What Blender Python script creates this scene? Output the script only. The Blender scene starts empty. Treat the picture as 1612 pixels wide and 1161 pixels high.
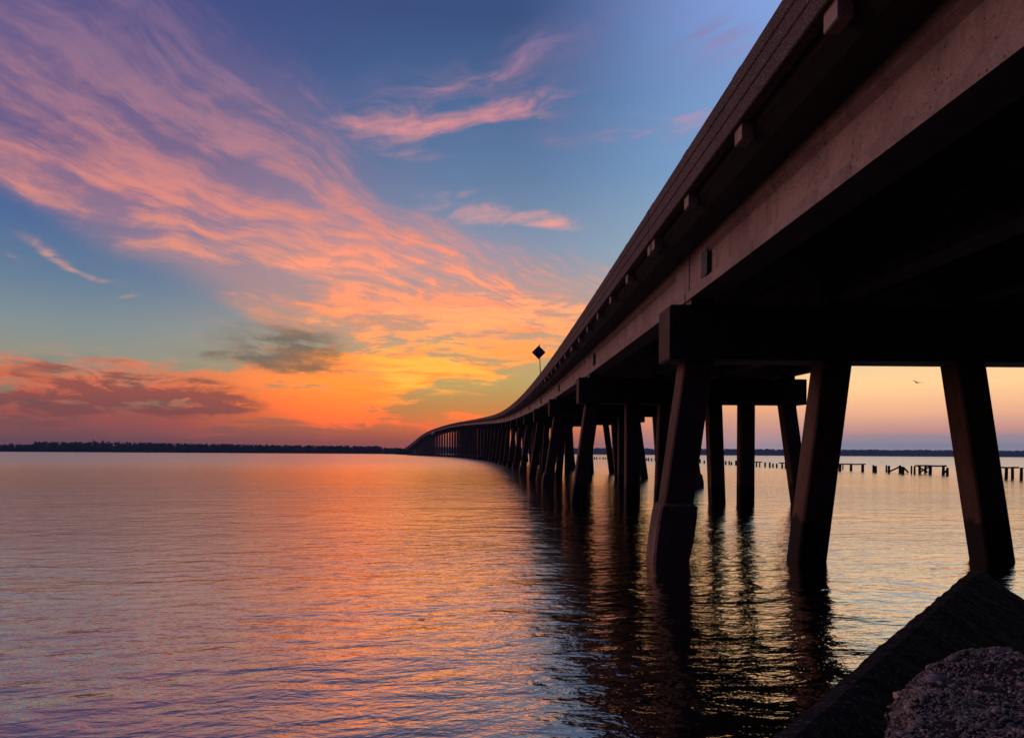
import bpy, bmesh, math, random
from mathutils import Vector, Matrix, noise
R = math.radians
random.seed(7)
sc = bpy.context.scene
COL = sc.collection
EYE = 1.88                      # eye height above the water
F = 1100.0                      # focal length in pixels of the 1612 px wide frame
# ------------------------------------------------------------------ camera
cd = bpy.data.cameras.new('camera')
cam = bpy.data.objects.new('camera', cd); COL.objects.link(cam)
cd.sensor_width = 36.0
cd.lens = F / 1612.0 * 36.0
cd.shift_y = 133.1 / 1612.0
cd.clip_start = 0.05; cd.clip_end = 30000
cam.location = (0, 0, EYE)
cam.matrix_world = Matrix.Translation((0, 0, EYE)) @ Matrix.Rotation(R(0.355), 4, 'Y').inverted() @ Matrix.Rotation(R(90), 4, 'X')
sc.camera = cam
sc.view_settings.view_transform = 'Standard'
sc.view_settings.look = 'None'
sc.view_settings.exposure = 0
sc.view_settings.gamma = 1
sc.cycles.max_bounces = 5
sc.cycles.diffuse_bounces = 1
sc.cycles.glossy_bounces = 3
sc.cycles.volume_bounces = 0
sc.cycles.caustics_reflective = False
sc.cycles.caustics_refractive = False
sc.cycles.use_denoising = True


def lin(c):
    o = []
    for v in c[:3]:
        v /= 255.0
        o.append(v / 12.92 if v <= 0.04045 else ((v + 0.055) / 1.055) ** 2.4)
    return (*o, 1.0)


# ------------------------------------------------------------------ tiny node language
class G:
    def __init__(s, nt):
        s.nt = nt

    def n(s, t, **k):
        nd = s.nt.nodes.new(t)
        for a, b in k.items():
            setattr(nd, a, b)
        return nd

    def put(s, sock, v):
        if isinstance(v, E):
            s.nt.links.new(v.o, sock)
        elif v is not None:
            sock.default_value = v

    def m(s, op, a, b=None, c=None):
        nd = s.n('ShaderNodeMath', operation=op)
        s.put(nd.inputs[0], a); s.put(nd.inputs[1], b)
        if c is not None:
            s.put(nd.inputs[2], c)
        return E(s, nd.outputs[0])

    def xyz(s, a=0.0, b=0.0, c=0.0):
        nd = s.n('ShaderNodeCombineXYZ')
        s.put(nd.inputs[0], a); s.put(nd.inputs[1], b); s.put(nd.inputs[2], c)
        return E(s, nd.outputs[0])

    def noise(s, vec, scale=1.0, detail=4.0, rough=0.55, dist=0.0, out=0):
        nd = s.n('ShaderNodeTexNoise')
        s.put(nd.inputs['Vector'], vec)
        nd.inputs['Scale'].default_value = scale
        nd.inputs['Detail'].default_value = detail
        nd.inputs['Roughness'].default_value = rough
        nd.inputs['Distortion'].default_value = dist
        return E(s, nd.outputs[out])

    def smooth(s, x, lo, hi, a=0.0, b=1.0):
        nd = s.n('ShaderNodeMapRange', interpolation_type='SMOOTHSTEP')
        s.put(nd.inputs[0], x)
        for i, v in enumerate((lo, hi, a, b)):
            s.put(nd.inputs[1 + i], v)
        return E(s, nd.outputs[0])

    def ramp(s, x, stops, interp='LINEAR'):
        nd = s.n('ShaderNodeValToRGB')
        s.put(nd.inputs[0], x)
        cr = nd.color_ramp; cr.interpolation = interp
        while len(cr.elements) < len(stops):
            cr.elements.new(0.5)
        for e, (p, c) in zip(cr.elements, stops):
            e.position = p
            e.color = c if len(c) == 4 else lin(c)
        return E(s, nd.outputs[0])

    def mix(s, f, a, b, mode='MIX'):
        nd = s.n('ShaderNodeMix', data_type='RGBA', blend_type=mode)
        s.put(nd.inputs[0], f); s.put(nd.inputs[6], a); s.put(nd.inputs[7], b)
        return E(s, nd.outputs[2])

    def bump(s, h, strength=0.3, dist=0.01, normal=None):
        nd = s.n('ShaderNodeBump')
        nd.inputs['Strength'].default_value = strength
        nd.inputs['Distance'].default_value = dist
        s.put(nd.inputs['Height'], h)
        if normal is not None:
            s.put(nd.inputs['Normal'], normal)
        return E(s, nd.outputs[0])


class E:
    def __init__(s, g, o):
        s.g, s.o = g, o
    def __add__(s, b): return s.g.m('ADD', s, b)
    __radd__ = __add__
    def __mul__(s, b): return s.g.m('MULTIPLY', s, b)
    __rmul__ = __mul__
    def __sub__(s, b): return s.g.m('SUBTRACT', s, b)
    def __rsub__(s, b): return s.g.m('SUBTRACT', b, s)
    def __truediv__(s, b): return s.g.m('DIVIDE', s, b)


# ------------------------------------------------------------------ sky: afterglow with cirrus, by direction
def uv_of(px, py):
    """photograph pixel -> azimuth / elevation of that part of the sky (x1100)"""
    yh = 713.6 + 0.0062 * (px - 806)
    az = math.atan((px - 806) / F)
    return 1100 * az, 1100 * math.atan((yh - py) / F * math.cos(az))


w = bpy.data.worlds.new('World'); sc.world = w
w.use_nodes = True
nt = w.node_tree
for n_ in list(nt.nodes):
    nt.nodes.remove(n_)
g = G(nt)
tc = g.n('ShaderNodeTexCoord')
sep = g.n('ShaderNodeSeparateXYZ'); nt.links.new(tc.outputs['Generated'], sep.inputs[0])
dx, dy, dz = (E(g, sep.outputs[i]) for i in range(3))
AZ = g.m('ARCTAN2', dx, dy)
U = AZ * 1100.0
V = g.m('MAXIMUM', g.m('ARCSINE', dz), 0.0) * 1100.0
T = V / 640.0


def st(rows):
    return [(min(1.0, max(0.0, uv_of(x, y)[1] / 640.0)), c) for x, y, c in rows]


left = g.ramp(T, st([(60, 712, (122, 78, 78)), (60, 690, (130, 82, 78)), (60, 650, (138, 90, 84)), (60, 600, (150, 132, 110)),
                     (60, 550, (150, 150, 136)), (60, 500, (132, 146, 150)), (60, 430, (104, 128, 154)), (60, 330, (78, 106, 152)),
                     (60, 200, (62, 82, 138)), (60, 20, (66, 76, 132))]))
mid = g.ramp(T, st([(700, 713, (176, 88, 70)), (700, 690, (196, 98, 64)), (700, 668, (222, 122, 62)), (700, 640, (206, 142, 76)),
                    (700, 600, (196, 168, 104)), (700, 540, (196, 166, 130)), (700, 470, (160, 154, 156)), (700, 390, (134, 150, 174)),
                    (700, 280, (102, 128, 164)), (700, 150, (76, 106, 150)), (700, 20, (60, 82, 128))]))
edge = g.ramp(T, st([(1100, 713, (196, 176, 190)), (1100, 680, (214, 160, 150)), (1100, 640, (238, 176, 128)), (1100, 580, (246, 208, 146)),
                     (1100, 500, (190, 190, 170)), (1100, 400, (158, 182, 196)), (1100, 260, (128, 166, 208)), (1100, 130, (126, 158, 208)),
                     (1100, 20, (132, 160, 220))]))
right = g.ramp(T, st([(1500, 716, (170, 172, 192)), (1500, 700, (162, 156, 176)), (1500, 686, (176, 152, 160)), (1500, 676, (214, 158, 148)),
                      (1500, 650, (240, 184, 148)), (1500, 600, (253, 214, 158)), (1500, 520, (230, 212, 170)), (1500, 350, (150, 176, 204)),
                      (1500, 100, (140, 168, 222))]))
base = g.mix(g.smooth(U, -640, -40), left, mid)
base = g.mix(g.smooth(U, -20, 400), base, edge)
base = g.mix(g.smooth(U, 330, 520), base, right)

# streak fields -----------------------------------------------------
P3 = g.xyz(U / 100.0, V / 100.0, 0.0)
wv = g.n('ShaderNodeTexNoise'); g.put(wv.inputs['Vector'], P3)
wv.inputs['Scale'].default_value = 0.55; wv.inputs['Detail'].default_value = 2.0
wsep = g.n('ShaderNodeSeparateColor'); nt.links.new(wv.outputs['Color'], wsep.inputs[0])
WX = (E(g, wsep.outputs[0]) - 0.5); WY = (E(g, wsep.outputs[1]) - 0.5)
Uw = U + WX * 120.0
Vw = V + WY * 70.0
c0 = uv_of(1120, 560)
ru = Uw - c0[0]; rv = Vw - c0[1]
TH = g.m('ARCTAN2', rv, ru * -1.0)
RR = g.m('LOGARITHM', g.m('SQRT', ru * ru + rv * rv) + 60.0, 2.718)
nA = g.noise(g.xyz(TH * 17.0, RR * 3.0, 1.3), 1.0, 7.0, 0.62, 0.25)      # fan of cirrus
nA3 = g.noise(g.xyz(TH * 58.0, RR * 5.0, 3.3), 1.0, 4.0, 0.6, 0.15)
nA2 = g.noise(g.xyz(Uw / 60.0, Vw / 26.0, 4.1), 1.0, 5.0, 0.6, 0.3)
ca, sa = math.cos(R(-10)), math.sin(R(-10))
UB = (Uw * ca - Vw * sa); VB = (Uw * sa + Vw * ca)
nB = g.noise(g.xyz(UB / 90.0, VB / 22.0, 7.7), 1.0, 6.0, 0.60, 0.4)
nC = g.noise(g.xyz((U + WX * 60.0) / 85.0, (V + WY * 22.0) / 11.0, 2.2), 1.0, 7.0, 0.64, 0.15)      # low horizontal bars
nD = g.noise(g.xyz((U + WX * 80.0) / 100.0, (V + WY * 40.0) / 30.0, 9.2), 1.0, 7.0, 0.66, 0.35)


def blob(px, py, a, b, rot=0.0, wgt=1.0, warp=True):
    u0, v0 = uv_of(px, py)
    c, s_ = math.cos(R(-rot)), math.sin(R(-rot))
    x = (Uw if warp else U) - u0; y = (Vw if warp else V) - v0
    p = (x * c + y * s_) / float(a); q = (y * c - x * s_) / float(b)
    return g.m('EXPONENT', (p * p + q * q) * -1.0) * wgt


def total(lst):
    r = lst[0]
    for k in lst[1:]:
        r = r + k
    return r


covA = total([blob(200, 140, 330, 120, 22, .50), blob(60, 175, 200, 46, 18, .45), blob(330, 215, 330, 40, 24, .45), blob(70, 272, 150, 24, 10, .62),
              blob(250, 300, 240, 26, 7, .75), blob(480, 335, 200, 70, 20, .85), blob(400, 395, 180, 34, 6, .80),
              blob(620, 400, 200, 55, 14, .80), blob(560, 470, 240, 40, 2, .95), blob(760, 460, 220, 60, 3, .85),
              blob(440, 130, 60, 90, -60, .25), blob(440, 500, 90, 15, 4, .65), blob(360, 420, 100, 12, 6, .6), blob(70, 288, 150, 24, 10, .55), blob(230, 335, 150, 18, 6, .55), blob(250, 60, 260, 50, 28, .40)])
holeA = total([blob(60, 215, 130, 14, 14, .55), blob(150, 268, 110, 14, 12, .5), blob(110, 470, 190, 75, 0, .6), blob(250, 366, 120, 8, 6, .25),
               blob(545, 395, 100, 9, 20, .62), blob(690, 455, 100, 8, 4, .45), blob(540, 478, 90, 6, 4, .35), blob(330, 385, 120, 7, 6, .55), blob(590, 300, 60, 26, 30, .35),
               blob(660, 330, 80, 26, 0, .35), blob(430, 300, 90, 8, 12, .35), blob(400, 185, 70, 16, 4, .4), blob(800, 425, 60, 10, 4, .5)])
covA = g.m('MAXIMUM', g.m('MINIMUM', covA, 1.28) - holeA * 0.8, 0.0)
def dens(cov, det, gain, lo, hi, pre=0.35):
    return g.smooth(cov * 0.66 + det * gain, lo, hi) * g.smooth(cov, 0.03, pre)


dA = dens(covA * 0.88, (nA - 0.5) * 4.0 + (nA2 - 0.5) * 1.9 + (nA3 - 0.5) * 1.4, 1.0, 0.02, 1.40, 0.45)
dA = dA * g.smooth(T, 0.38, 0.90, 1.0, 0.62)
covB = total([blob(700, 182, 150, 22, -7, .95), blob(610, 195, 110, 12, 0, .7), blob(800, 165, 90, 24, -14, .7), blob(790, 95, 190, 16, -14, .62), blob(810, 345, 85, 13, 3, 1.2),
              blob(720, 338, 60, 12, 0, .6), blob(690, 312, 60, 10, 3, .5), blob(1040, 172, 60, 10, 3, .75), blob(1140, 55, 60, 26, 30, .66),
              blob(1000, 205, 150, 12, -3, .45), blob(135, 414, 48, 6, 14, .95), blob(50, 375, 70, 10, 14, .38), blob(205, 464, 22, 4, 0, .8), blob(10, 400, 30, 6, 12, .7),
              blob(640, 235, 90, 14, 14, .35)])
dB = dens(covB, (nB - 0.5) * 2.6 + (nA2 - 0.5) * 1.2, 1.0, 0.0, 1.5, 0.7)
vB = g.smooth(blob(740, 165, 210, 46, -9, 1.0) + blob(780, 90, 230, 30, -12, .8) + blob(1000, 200, 190, 26, -3, .5) + blob(1120, 60, 90, 50, 20, .6), 0.1, 1.1) * 0.34
covC = total([blob(690, 560, 260, 60, 0, 1.1), blob(560, 615, 260, 42, 0, 1.1), blob(430, 640, 140, 22, 0, .9), blob(120, 610, 200, 26, 3, 1.0),
              blob(300, 585, 150, 18, 3, .9), blob(130, 660, 260, 26, 0, .55), blob(300, 665, 180, 20, -6, .8), blob(600, 655, 200, 14, 0, .7),
              blob(860, 500, 150, 40, 0, .8)])
gold = blob(790, 610, 120, 26, -10, 1.0) + blob(720, 640, 140, 14, -4, .8)
dC = dens(covC - gold, (nC - 0.5) * 2.8 + (nD - 0.5) * 3.6, 1.0, 0.05, 1.05, 0.5)

colA = g.ramp(T, st([(500, 713, (150, 78, 74)), (500, 650, (236, 108, 56)), (500, 600, (255, 138, 58)), (500, 520, (255, 150, 88)),
                     (500, 430, (250, 158, 122)), (500, 340, (234, 144, 126)), (500, 250, (196, 134, 140)), (500, 150, (158, 120, 146)),
                     (500, 20, (132, 106, 146))]))
colB = g.ramp(T, st([(700, 500, (255, 170, 130)), (700, 345, (250, 166, 146)), (700, 180, (222, 146, 148)), (700, 60, (140, 120, 160))]))
colC = g.ramp(T, st([(600, 713, (200, 96, 66)), (600, 680, (232, 108, 58)), (600, 650, (250, 124, 52)), (600, 610, (255, 146, 54)),
                     (600, 560, (255, 154, 74)), (600, 500, (255, 172, 116)), (600, 430, (252, 166, 132))]))
colCl = g.ramp(T, st([(100, 713, (130, 74, 76)), (100, 680, (146, 84, 80)), (100, 640, (176, 88, 74)), (100, 612, (228, 104, 72)), (100, 590, (226, 122, 84)), (100, 540, (220, 140, 110))]))
colC = g.mix(g.smooth(U, -560, -250), colCl, colC)
veil = g.smooth(covA + blob(330, 240, 320, 150, 22, .5), 0.05, 0.9) * 0.26
sky = g.mix(veil, base, colA)
sky = g.mix(dA * 0.93, sky, colA)
sky = g.mix(vB * g.smooth(nB, 0.3, 0.65), sky, lin((134, 116, 150)))
sky = g.mix(dB * 0.95, sky, colB)
sky = g.mix(dC * 0.95, sky, colC)
# brightest, yellow part of the bank
dY = g.smooth((blob(690, 590, 120, 34, -8, 1.1) + blob(620, 560, 120, 22, -8, .4)) * (0.62 + (nC - 0.5) * 5.0), 0.12, 1.05)
sky = g.mix(dY * 0.75, sky, lin((255, 192, 80)))
# shaded grey cloud patches
nD2 = g.noise(g.xyz((U + WX * 50.0) / 62.0, (V + WY * 30.0) / 19.0, 15.2), 1.0, 6.0, 0.62, 0.4)
dk1 = g.smooth((blob(455, 543, 100, 32, 3, 1.05, False) + blob(380, 563, 90, 10, 3, .7, False) + blob(490, 583, 70, 8, 0, .6, False)) * (0.75 + (nD2 - 0.5) * 2.6 + (nC - 0.5) * 1.6), 0.08, 1.05)
sky = g.mix(dk1 * 0.78, sky, lin((112, 98, 86)))
dk2 = g.smooth((blob(235, 618, 85, 22, 10, 1.2, False) + blob(90, 612, 100, 20, 6, .9, False) + blob(40, 645, 90, 22, 0, .9, False) + blob(345, 637, 50, 17, -2, 1.2, False)
                + blob(150, 640, 130, 10, 3, .6, False) + blob(150, 585, 120, 8, 4, .5, False) + blob(310, 600, 60, 8, 8, .6, False) + blob(200, 570, 120, 7, 2, .3, False) + blob(560, 545, 60, 8, 0, .3, False)) * (0.62 + (nD2 - 0.5) * 5.0 + (nC - 0.5) * 2.0), 0.08, 0.9)
sky = g.mix(dk2 * 0.72, sky, lin((116, 74, 74)))
# the fire-lit banks are brighter than the film can hold in red
warm = g.n('ShaderNodeSeparateColor'); g.put(warm.inputs[0], sky)
wr, wg, wb = (E(g, warm.outputs[i]) for i in range(3))
hot = g.smooth(wr - wb, 0.45, 0.92) * g.smooth(U, -520, -250)
cc = g.n('ShaderNodeCombineColor'); g.put(cc.inputs[0], wr * (1.0 + hot * 0.62)); g.put(cc.inputs[1], wg * (1.0 + hot * 0.17)); g.put(cc.inputs[2], wb)
sky = E(g, cc.outputs[0])
# thin reddish band just above the horizon
sky = g.mix(g.smooth(nC, 0.5, 0.75) * blob(560, 672, 330, 10, 0, .6, False), sky, lin((226, 104, 58)))
sky = g.mix(g.smooth(nD, 0.42, 0.66) * blob(1480, 640, 240, 14, 0, .28, False), sky, lin((226, 160, 140)))
sky = g.mix(g.smooth(nC, 0.45, 0.7) * blob(1450, 672, 200, 5, 0, .6, False), sky, lin((232, 150, 140)))
# the half of the sky behind the camera is already dusk
side = g.smooth(AZ, -0.75, -1.05) * g.smooth(dy, -0.6, 0.2) * g.smooth(T, 1.6, 0.3)
sky = g.mix(side * 0.8, sky, lin((226, 140, 130)))      # pink glow added left of the view to light the bridge's left faces
back = g.smooth(dy - dx * 0.35, -0.35, 0.55)
sky = g.mix(back, g.ramp(T, [(0, (14, 16, 26)), (0.5, (28, 36, 62)), (1, (40, 54, 98))]), sky)
below = g.smooth(dz, -0.02, 0.0)
sky = g.mix(below, lin((20, 20, 28)), sky)
bg = g.n('ShaderNodeBackground'); g.put(bg.inputs[0], sky)
bg.inputs[1].default_value = 1.0
wo = g.n('ShaderNodeOutputWorld'); nt.links.new(bg.outputs[0], wo.inputs[0])
w.cycles.sampling_method = 'MANUAL'; w.cycles.sample_map_resolution = 512

# weak warm sun lamp added left of the view to light left-facing sides
sl = bpy.data.lights.new('sun', 'SUN'); sun = bpy.data.objects.new('sun', sl); COL.objects.link(sun)
sl.energy = 0.36; sl.angle = R(26); sl.color = (1.0, 0.66, 0.60)
az_s, el_s = R(-70), R(27)
dv = Vector((math.sin(az_s) * math.cos(el_s), math.cos(az_s) * math.cos(el_s), math.sin(el_s)))
sun.rotation_euler = dv.to_track_quat('Z', 'Y').to_euler()


# ------------------------------------------------------------------ materials
def mat(name):
    m = bpy.data.materials.new(name); m.use_nodes = True
    nt_ = m.node_tree
    return m, G(nt_), nt_.nodes['Principled BSDF']


def concrete(name, c1, c2, rough=0.85, pits=True, streak=True, speck=0.0, tide=False, bump=0.6, spec=0.3):
    m, q, b = mat(name)
    t = q.n('ShaderNodeTexCoord')
    pos = E(q, t.outputs['Object'])
    geo = q.n('ShaderNodeNewGeometry'); wp = E(q, geo.outputs['Position'])
    big = q.noise(wp, 0.9, 5, 0.6)
    fine = q.noise(wp, 14.0, 4, 0.6)
    col = q.mix(q.smooth(big * 0.65 + fine * 0.35, 0.34, 0.66), lin(c1), lin(c2))
    grain = q.noise(wp, 60.0, 3, 0.7)
    col = q.mix(q.smooth(grain, 0.3, 0.7, 0.0, 0.45), col, lin([v * 0.62 for v in c1]))
    if streak:
        s_ = q.n('ShaderNodeSeparateXYZ'); q.put(s_.inputs[0], wp)
        sx, sy, sz = (E(q, s_.outputs[i]) for i in range(3))
        sv = q.noise(q.xyz(sx * 5.0, sy * 5.0, sz * 0.35), 1.0, 4, 0.6)
        col = q.mix(q.smooth(sv, 0.48, 0.75) * 0.5, col, lin([v * 0.55 for v in c1]))
    if speck:
        vo = q.n('ShaderNodeTexVoronoi'); q.put(vo.inputs['Vector'], wp); vo.inputs['Scale'].default_value = 130.0
        sp = q.n('ShaderNodeSeparateColor'); q.nt.links.new(vo.outputs['Color'], sp.inputs[0])
        k = q.smooth(E(q, sp.outputs[0]), 0.86, 1.0)
        col = q.mix(k * speck, col, lin((215, 190, 180)))
    if tide:
        s2 = q.n('ShaderNodeSeparateXYZ'); q.put(s2.inputs[0], wp)
        zz = E(q, s2.outputs[2]) + (q.noise(wp, 2.2, 4, 0.65) - 0.5) * 0.9
        col = q.mix(q.smooth(zz, 0.66, 0.84), lin((34, 27, 24)), col)
    q.put(b.inputs['Base Color'], col)
    b.inputs['Roughness'].default_value = rough
    b.inputs['Specular IOR Level'].default_value = spec
    h = fine * 0.6
    if pits:
        v2 = q.n('ShaderNodeTexVoronoi'); q.put(v2.inputs['Vector'], wp); v2.inputs['Scale'].default_value = 17.0
        msk = q.smooth(q.noise(wp, 2.2, 3, 0.6), 0.46, 0.60)
        pit = q.smooth(E(q, v2.outputs['Distance']), 0.12, 0.28) * 1.0
        h = h + (pit - 1.0) * msk * 2.2
        col2 = q.mix((1.0 - pit) * msk * 0.75, col, lin((20, 14, 12)))
        q.put(b.inputs['Base Color'], col2)
    q.put(b.inputs['Normal'], q.bump(h, bump, 0.006))
    return m


M = {}
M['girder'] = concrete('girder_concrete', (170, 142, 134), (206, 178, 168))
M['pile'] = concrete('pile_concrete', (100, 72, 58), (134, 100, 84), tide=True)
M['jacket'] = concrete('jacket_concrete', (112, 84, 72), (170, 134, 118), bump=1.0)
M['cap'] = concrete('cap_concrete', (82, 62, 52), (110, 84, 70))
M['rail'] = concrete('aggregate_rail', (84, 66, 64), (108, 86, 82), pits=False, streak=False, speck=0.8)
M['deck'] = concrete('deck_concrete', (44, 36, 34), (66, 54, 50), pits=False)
M['slab'] = concrete('shore_slab_concrete', (32, 28, 27), (48, 42, 40), streak=False, speck=0.12, bump=0.45, spec=0.1)


def plain(name, c, rough=0.8, spec=0.3, var=0.3, sc_=6.0, metal=0.0):
    m, q, b = mat(name)
    geo = q.n('ShaderNodeNewGeometry'); wp = E(q, geo.outputs['Position'])
    col = q.mix(q.smooth(q.noise(wp, sc_, 4, 0.6), 0.3, 0.7), lin([v * (1 - var) for v in c]), lin([min(255, v * (1 + var)) for v in c]))
    q.put(b.inputs['Base Color'], col)
    b.inputs['Roughness'].default_value = rough
    b.inputs['Specular IOR Level'].default_value = spec
    b.inputs['Metallic'].default_value = metal
    return m


M['timber'] = plain('wet_dark_timber', (48, 38, 34), sc_=3.0)
M['metal'] = plain('galvanised_post', (120, 122, 124), 0.5, 0.5, 0.15, 4.0, 0.6)
M['sign'] = plain('sign_back_aluminium', (62, 62, 74), 0.55, 0.4, 0.12, 2.0)
M['steel_recess'] = plain('steel_and_dark_recess', (62, 60, 64), 0.6, 0.4, 0.3, 9.0)
M['foliage'] = plain('pine_foliage', (44, 52, 34), 0.9, 0.1, 0.4, 0.08)
M['bark'] = plain('pine_bark', (58, 46, 38), 0.9, 0.1, 0.3, 0.5)
M['land'] = plain('dark_shore_soil', (48, 44, 36), 0.95, 0.1, 0.35, 0.05)
M['bank'] = plain('gravel_bank', (50, 42, 38), 0.95, 0.1, 0.5, 22.0)
M['feather'] = plain('gull_feather', (150, 140, 136), 0.8, 0.2, 0.2, 8.0)
M['white'] = plain('weathered_white_board', (214, 206, 204), 0.7, 0.2, 0.1, 3.0)
M['asphalt'] = plain('road_asphalt', (58, 56, 54), 0.9, 0.2, 0.2, 12.0)

m, q, b = mat('river_water')
geo = q.n('ShaderNodeNewGeometry'); wp = E(q, geo.outputs['Position'])
s_ = q.n('ShaderNodeSeparateXYZ'); q.put(s_.inputs[0], wp)
sx, sy = E(q, s_.outputs[0]), E(q, s_.outputs[1])
r1 = 0.16
ux = sx * math.cos(r1) + sy * math.sin(r1); uy = sy * math.cos(r1) - sx * math.sin(r1)
h0 = q.noise(q.xyz(ux * 0.13, uy * 0.34, 2.0), 1.0, 3, 0.55, 0.5)
h1 = q.noise(q.xyz(ux * 0.75, uy * 1.45, 0.0), 1.0, 3, 0.5, 0.5)
h2 = q.noise(q.xyz(ux * 2.3, uy * 4.6, 5.0), 1.0, 4, 0.55, 0.4)
h3 = q.noise(q.xyz(ux * 7.5, uy * 14.0, 9.0), 1.0, 3, 0.55, 0.3)
gust = q.smooth(q.noise(q.xyz(sx * 0.035, sy * 0.05, 4.0), 1.0, 3, 0.6), 0.36, 0.64, 0.6, 1.25)
hh = h0 * 0.08 + h1 * 0.050 + (h2 * 0.024 + h3 * 0.0052) * gust
hb = q.bump(hh, 1.0, 1.0)
b.inputs['Base Color'].default_value = (0.006, 0.008, 0.010, 1)
b.inputs['Roughness'].default_value = 0.5
q.nt.nodes.remove(b)
df = q.n('ShaderNodeBsdfDiffuse'); df.inputs[0].default_value = (0.006, 0.009, 0.011, 1)
gl = q.n('ShaderNodeBsdfGlossy'); gl.inputs['Color'].default_value = (1, .88, .73, 1); gl.distribution = 'MULTI_GGX'; q.put(gl.inputs['Roughness'], q.smooth(sy, 5.0, 160.0, 0.07, 0.25))
fr = q.n('ShaderNodeFresnel'); fr.inputs['IOR'].default_value = 1.6
q.put(gl.inputs['Normal'], hb); q.put(fr.inputs['Normal'], hb)
ms = q.n('ShaderNodeMixShader')
q.put(ms.inputs[0], q.smooth(E(q, fr.outputs[0]), 0.02, 0.46, 0.52, 1.0)); q.nt.links.new(df.outputs[0], ms.inputs[1]); q.nt.links.new(gl.outputs[0], ms.inputs[2])
q.nt.links.new(ms.outputs[0], q.nt.nodes['Material Output'].inputs[0])
M['water'] = m

m, q, b = mat('pebble_aggregate')
geo = q.n('ShaderNodeNewGeometry')
rc = q.ramp(E(q, geo.outputs['Random Per Island']), [(0, (60, 52, 54)), (0.3, (112, 98, 92)), (0.5, (92, 92, 98)), (0.68, (146, 122, 108)), (0.85, (116, 112, 116)), (0.95, (190, 156, 138)), (1, (176, 160, 154))])
nz = q.noise(E(q, geo.outputs['Position']), 90.0, 2, 0.5)
q.put(b.inputs['Base Color'], q.mix(nz * 0.5, rc, lin((50, 42, 42))))
b.inputs['Roughness'].default_value = 0.5
M['pebble'] = m


# ------------------------------------------------------------------ object helpers
def link(name, me, parent=None, m=None):
    o = bpy.data.objects.new(name, me); COL.objects.link(o)
    if m is not None:
        me.materials.append(m)
    if parent is not None:
        o.parent = parent
    return o


def mesh_from(verts, faces, name='mesh'):
    me = bpy.data.meshes.new(name)
    me.from_pydata([tuple(v) for v in verts], [], faces)
    me.update()
    return me


def fix(me):
    bm = bmesh.new(); bm.from_mesh(me)
    bmesh.ops.recalc_face_normals(bm, faces=bm.faces)
    bm.to_mesh(me); bm.free(); me.update()
    return me


class MB:
    def __init__(s):
        s.v = []; s.f = []

    def add(s, vs, fs):
        k = len(s.v)
        s.v += [tuple(v) for v in vs]
        s.f += [tuple(i + k for i in f) for f in fs]

    def loft(s, rings, cap=True, closed=True):
        n = len(rings[0]); vs = [p for r_ in rings for p in r_]; fs = []
        for i in range(len(rings) - 1):
            for j in range(n if closed else n - 1):
                a = i * n + j; b_ = i * n + (j + 1) % n
                fs.append((a, b_, b_ + n, a + n))
        if cap:
            fs.append(tuple(range(n))[::-1])
            fs.append(tuple((len(rings) - 1) * n + j for j in range(n)))
        s.add(vs, fs)

    def box(s, c, sx, sy, sz, rot=None):
        vs = []
        for x in (-1, 1):
            for y in (-1, 1):
                for z in (-1, 1):
                    p = Vector((x * sx / 2, y * sy / 2, z * sz / 2))
                    if rot is not None:
                        p = rot @ p
                    vs.append(Vector(c) + p)
        s.add(vs, [(0, 1, 3, 2), (4, 6, 7, 5), (0, 4, 5, 1), (2, 3, 7, 6), (0, 2, 6, 4), (1, 5, 7, 3)])

    def build(s, name, m, parent=None, smooth=False):
        me = fix(mesh_from(s.v, s.f, name))
        if smooth:
            for p in me.polygons:
                p.use_smooth = True
        return link(name, me, parent, m)


def tag(o, label=None, cat=None, group=None, kind=None):
    if label: o['label'] = label
    if cat: o['category'] = cat
    if group: o['group'] = group
    if kind: o['kind'] = kind
    return o


def empty(name, loc=(0, 0, 0)):
    o = bpy.data.objects.new(name, None); COL.objects.link(o)
    o.location = loc
    o.empty_display_size = 0.3
    return o


# ------------------------------------------------------------------ water
me = mesh_from([(-9000, -60, 0), (9000, -60, 0), (9000, 12000, 0), (-9000, 12000, 0)], [(0, 1, 2, 3)], 'water')
tag(link('water', me, None, M['water']), kind='structure')

# ------------------------------------------------------------------ bridge axis
L = 13.7; S1 = 12.6
XC = 7.14; SL = -0.0109; CUR = 4.65e-4


def cx(s):
    if s < 0:
        return XC + SL * s
    return XC + SL * s - 0.5 * CUR * s * s


def hd(s):
    return math.atan(SL - CUR * max(s, 0))


KN = [(-20, 3.90), (0, 4.16), (12.6, 4.38), (26.3, 4.61), (40, 4.87), (53.7, 5.18), (67.4, 5.52), (81.1, 5.90), (94.8, 6.28), (108.5, 6.70), (122.2, 7.15),
      (147, 8.05), (200, 10.1), (270, 12.6), (340, 14.7), (403, 15.75), (450, 15.9), (495, 15.2), (530, 13.6), (570, 10.2), (613, 5.9), (655, 1.6), (700, -0.6)]


def pchip(K):
    xs = [k[0] for k in K]; ys = [k[1] for k in K]; n = len(K)
    d = [(ys[i + 1] - ys[i]) / (xs[i + 1] - xs[i]) for i in range(n - 1)]
    mm = [d[0]] + [0 if d[i - 1] * d[i] <= 0 else 2 * d[i - 1] * d[i] / (d[i - 1] + d[i]) for i in range(1, n - 1)] + [d[-1]]

    def f(x):
        x = min(max(x, xs[0]), xs[-1]); i = 0
        while i < n - 2 and x > xs[i + 1]:
            i += 1
        h = xs[i + 1] - xs[i]; t = (x - xs[i]) / h
        return ((2 * t**3 - 3 * t**2 + 1) * ys[i] + (t**3 - 2 * t**2 + t) * h * mm[i] + (-2 * t**3 + 3 * t**2) * ys[i + 1] + (t**3 - t**2) * h * mm[i + 1])
    return f


_rt = pchip(KN)


def rail_z(s):
    return EYE + _rt(s)


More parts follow.
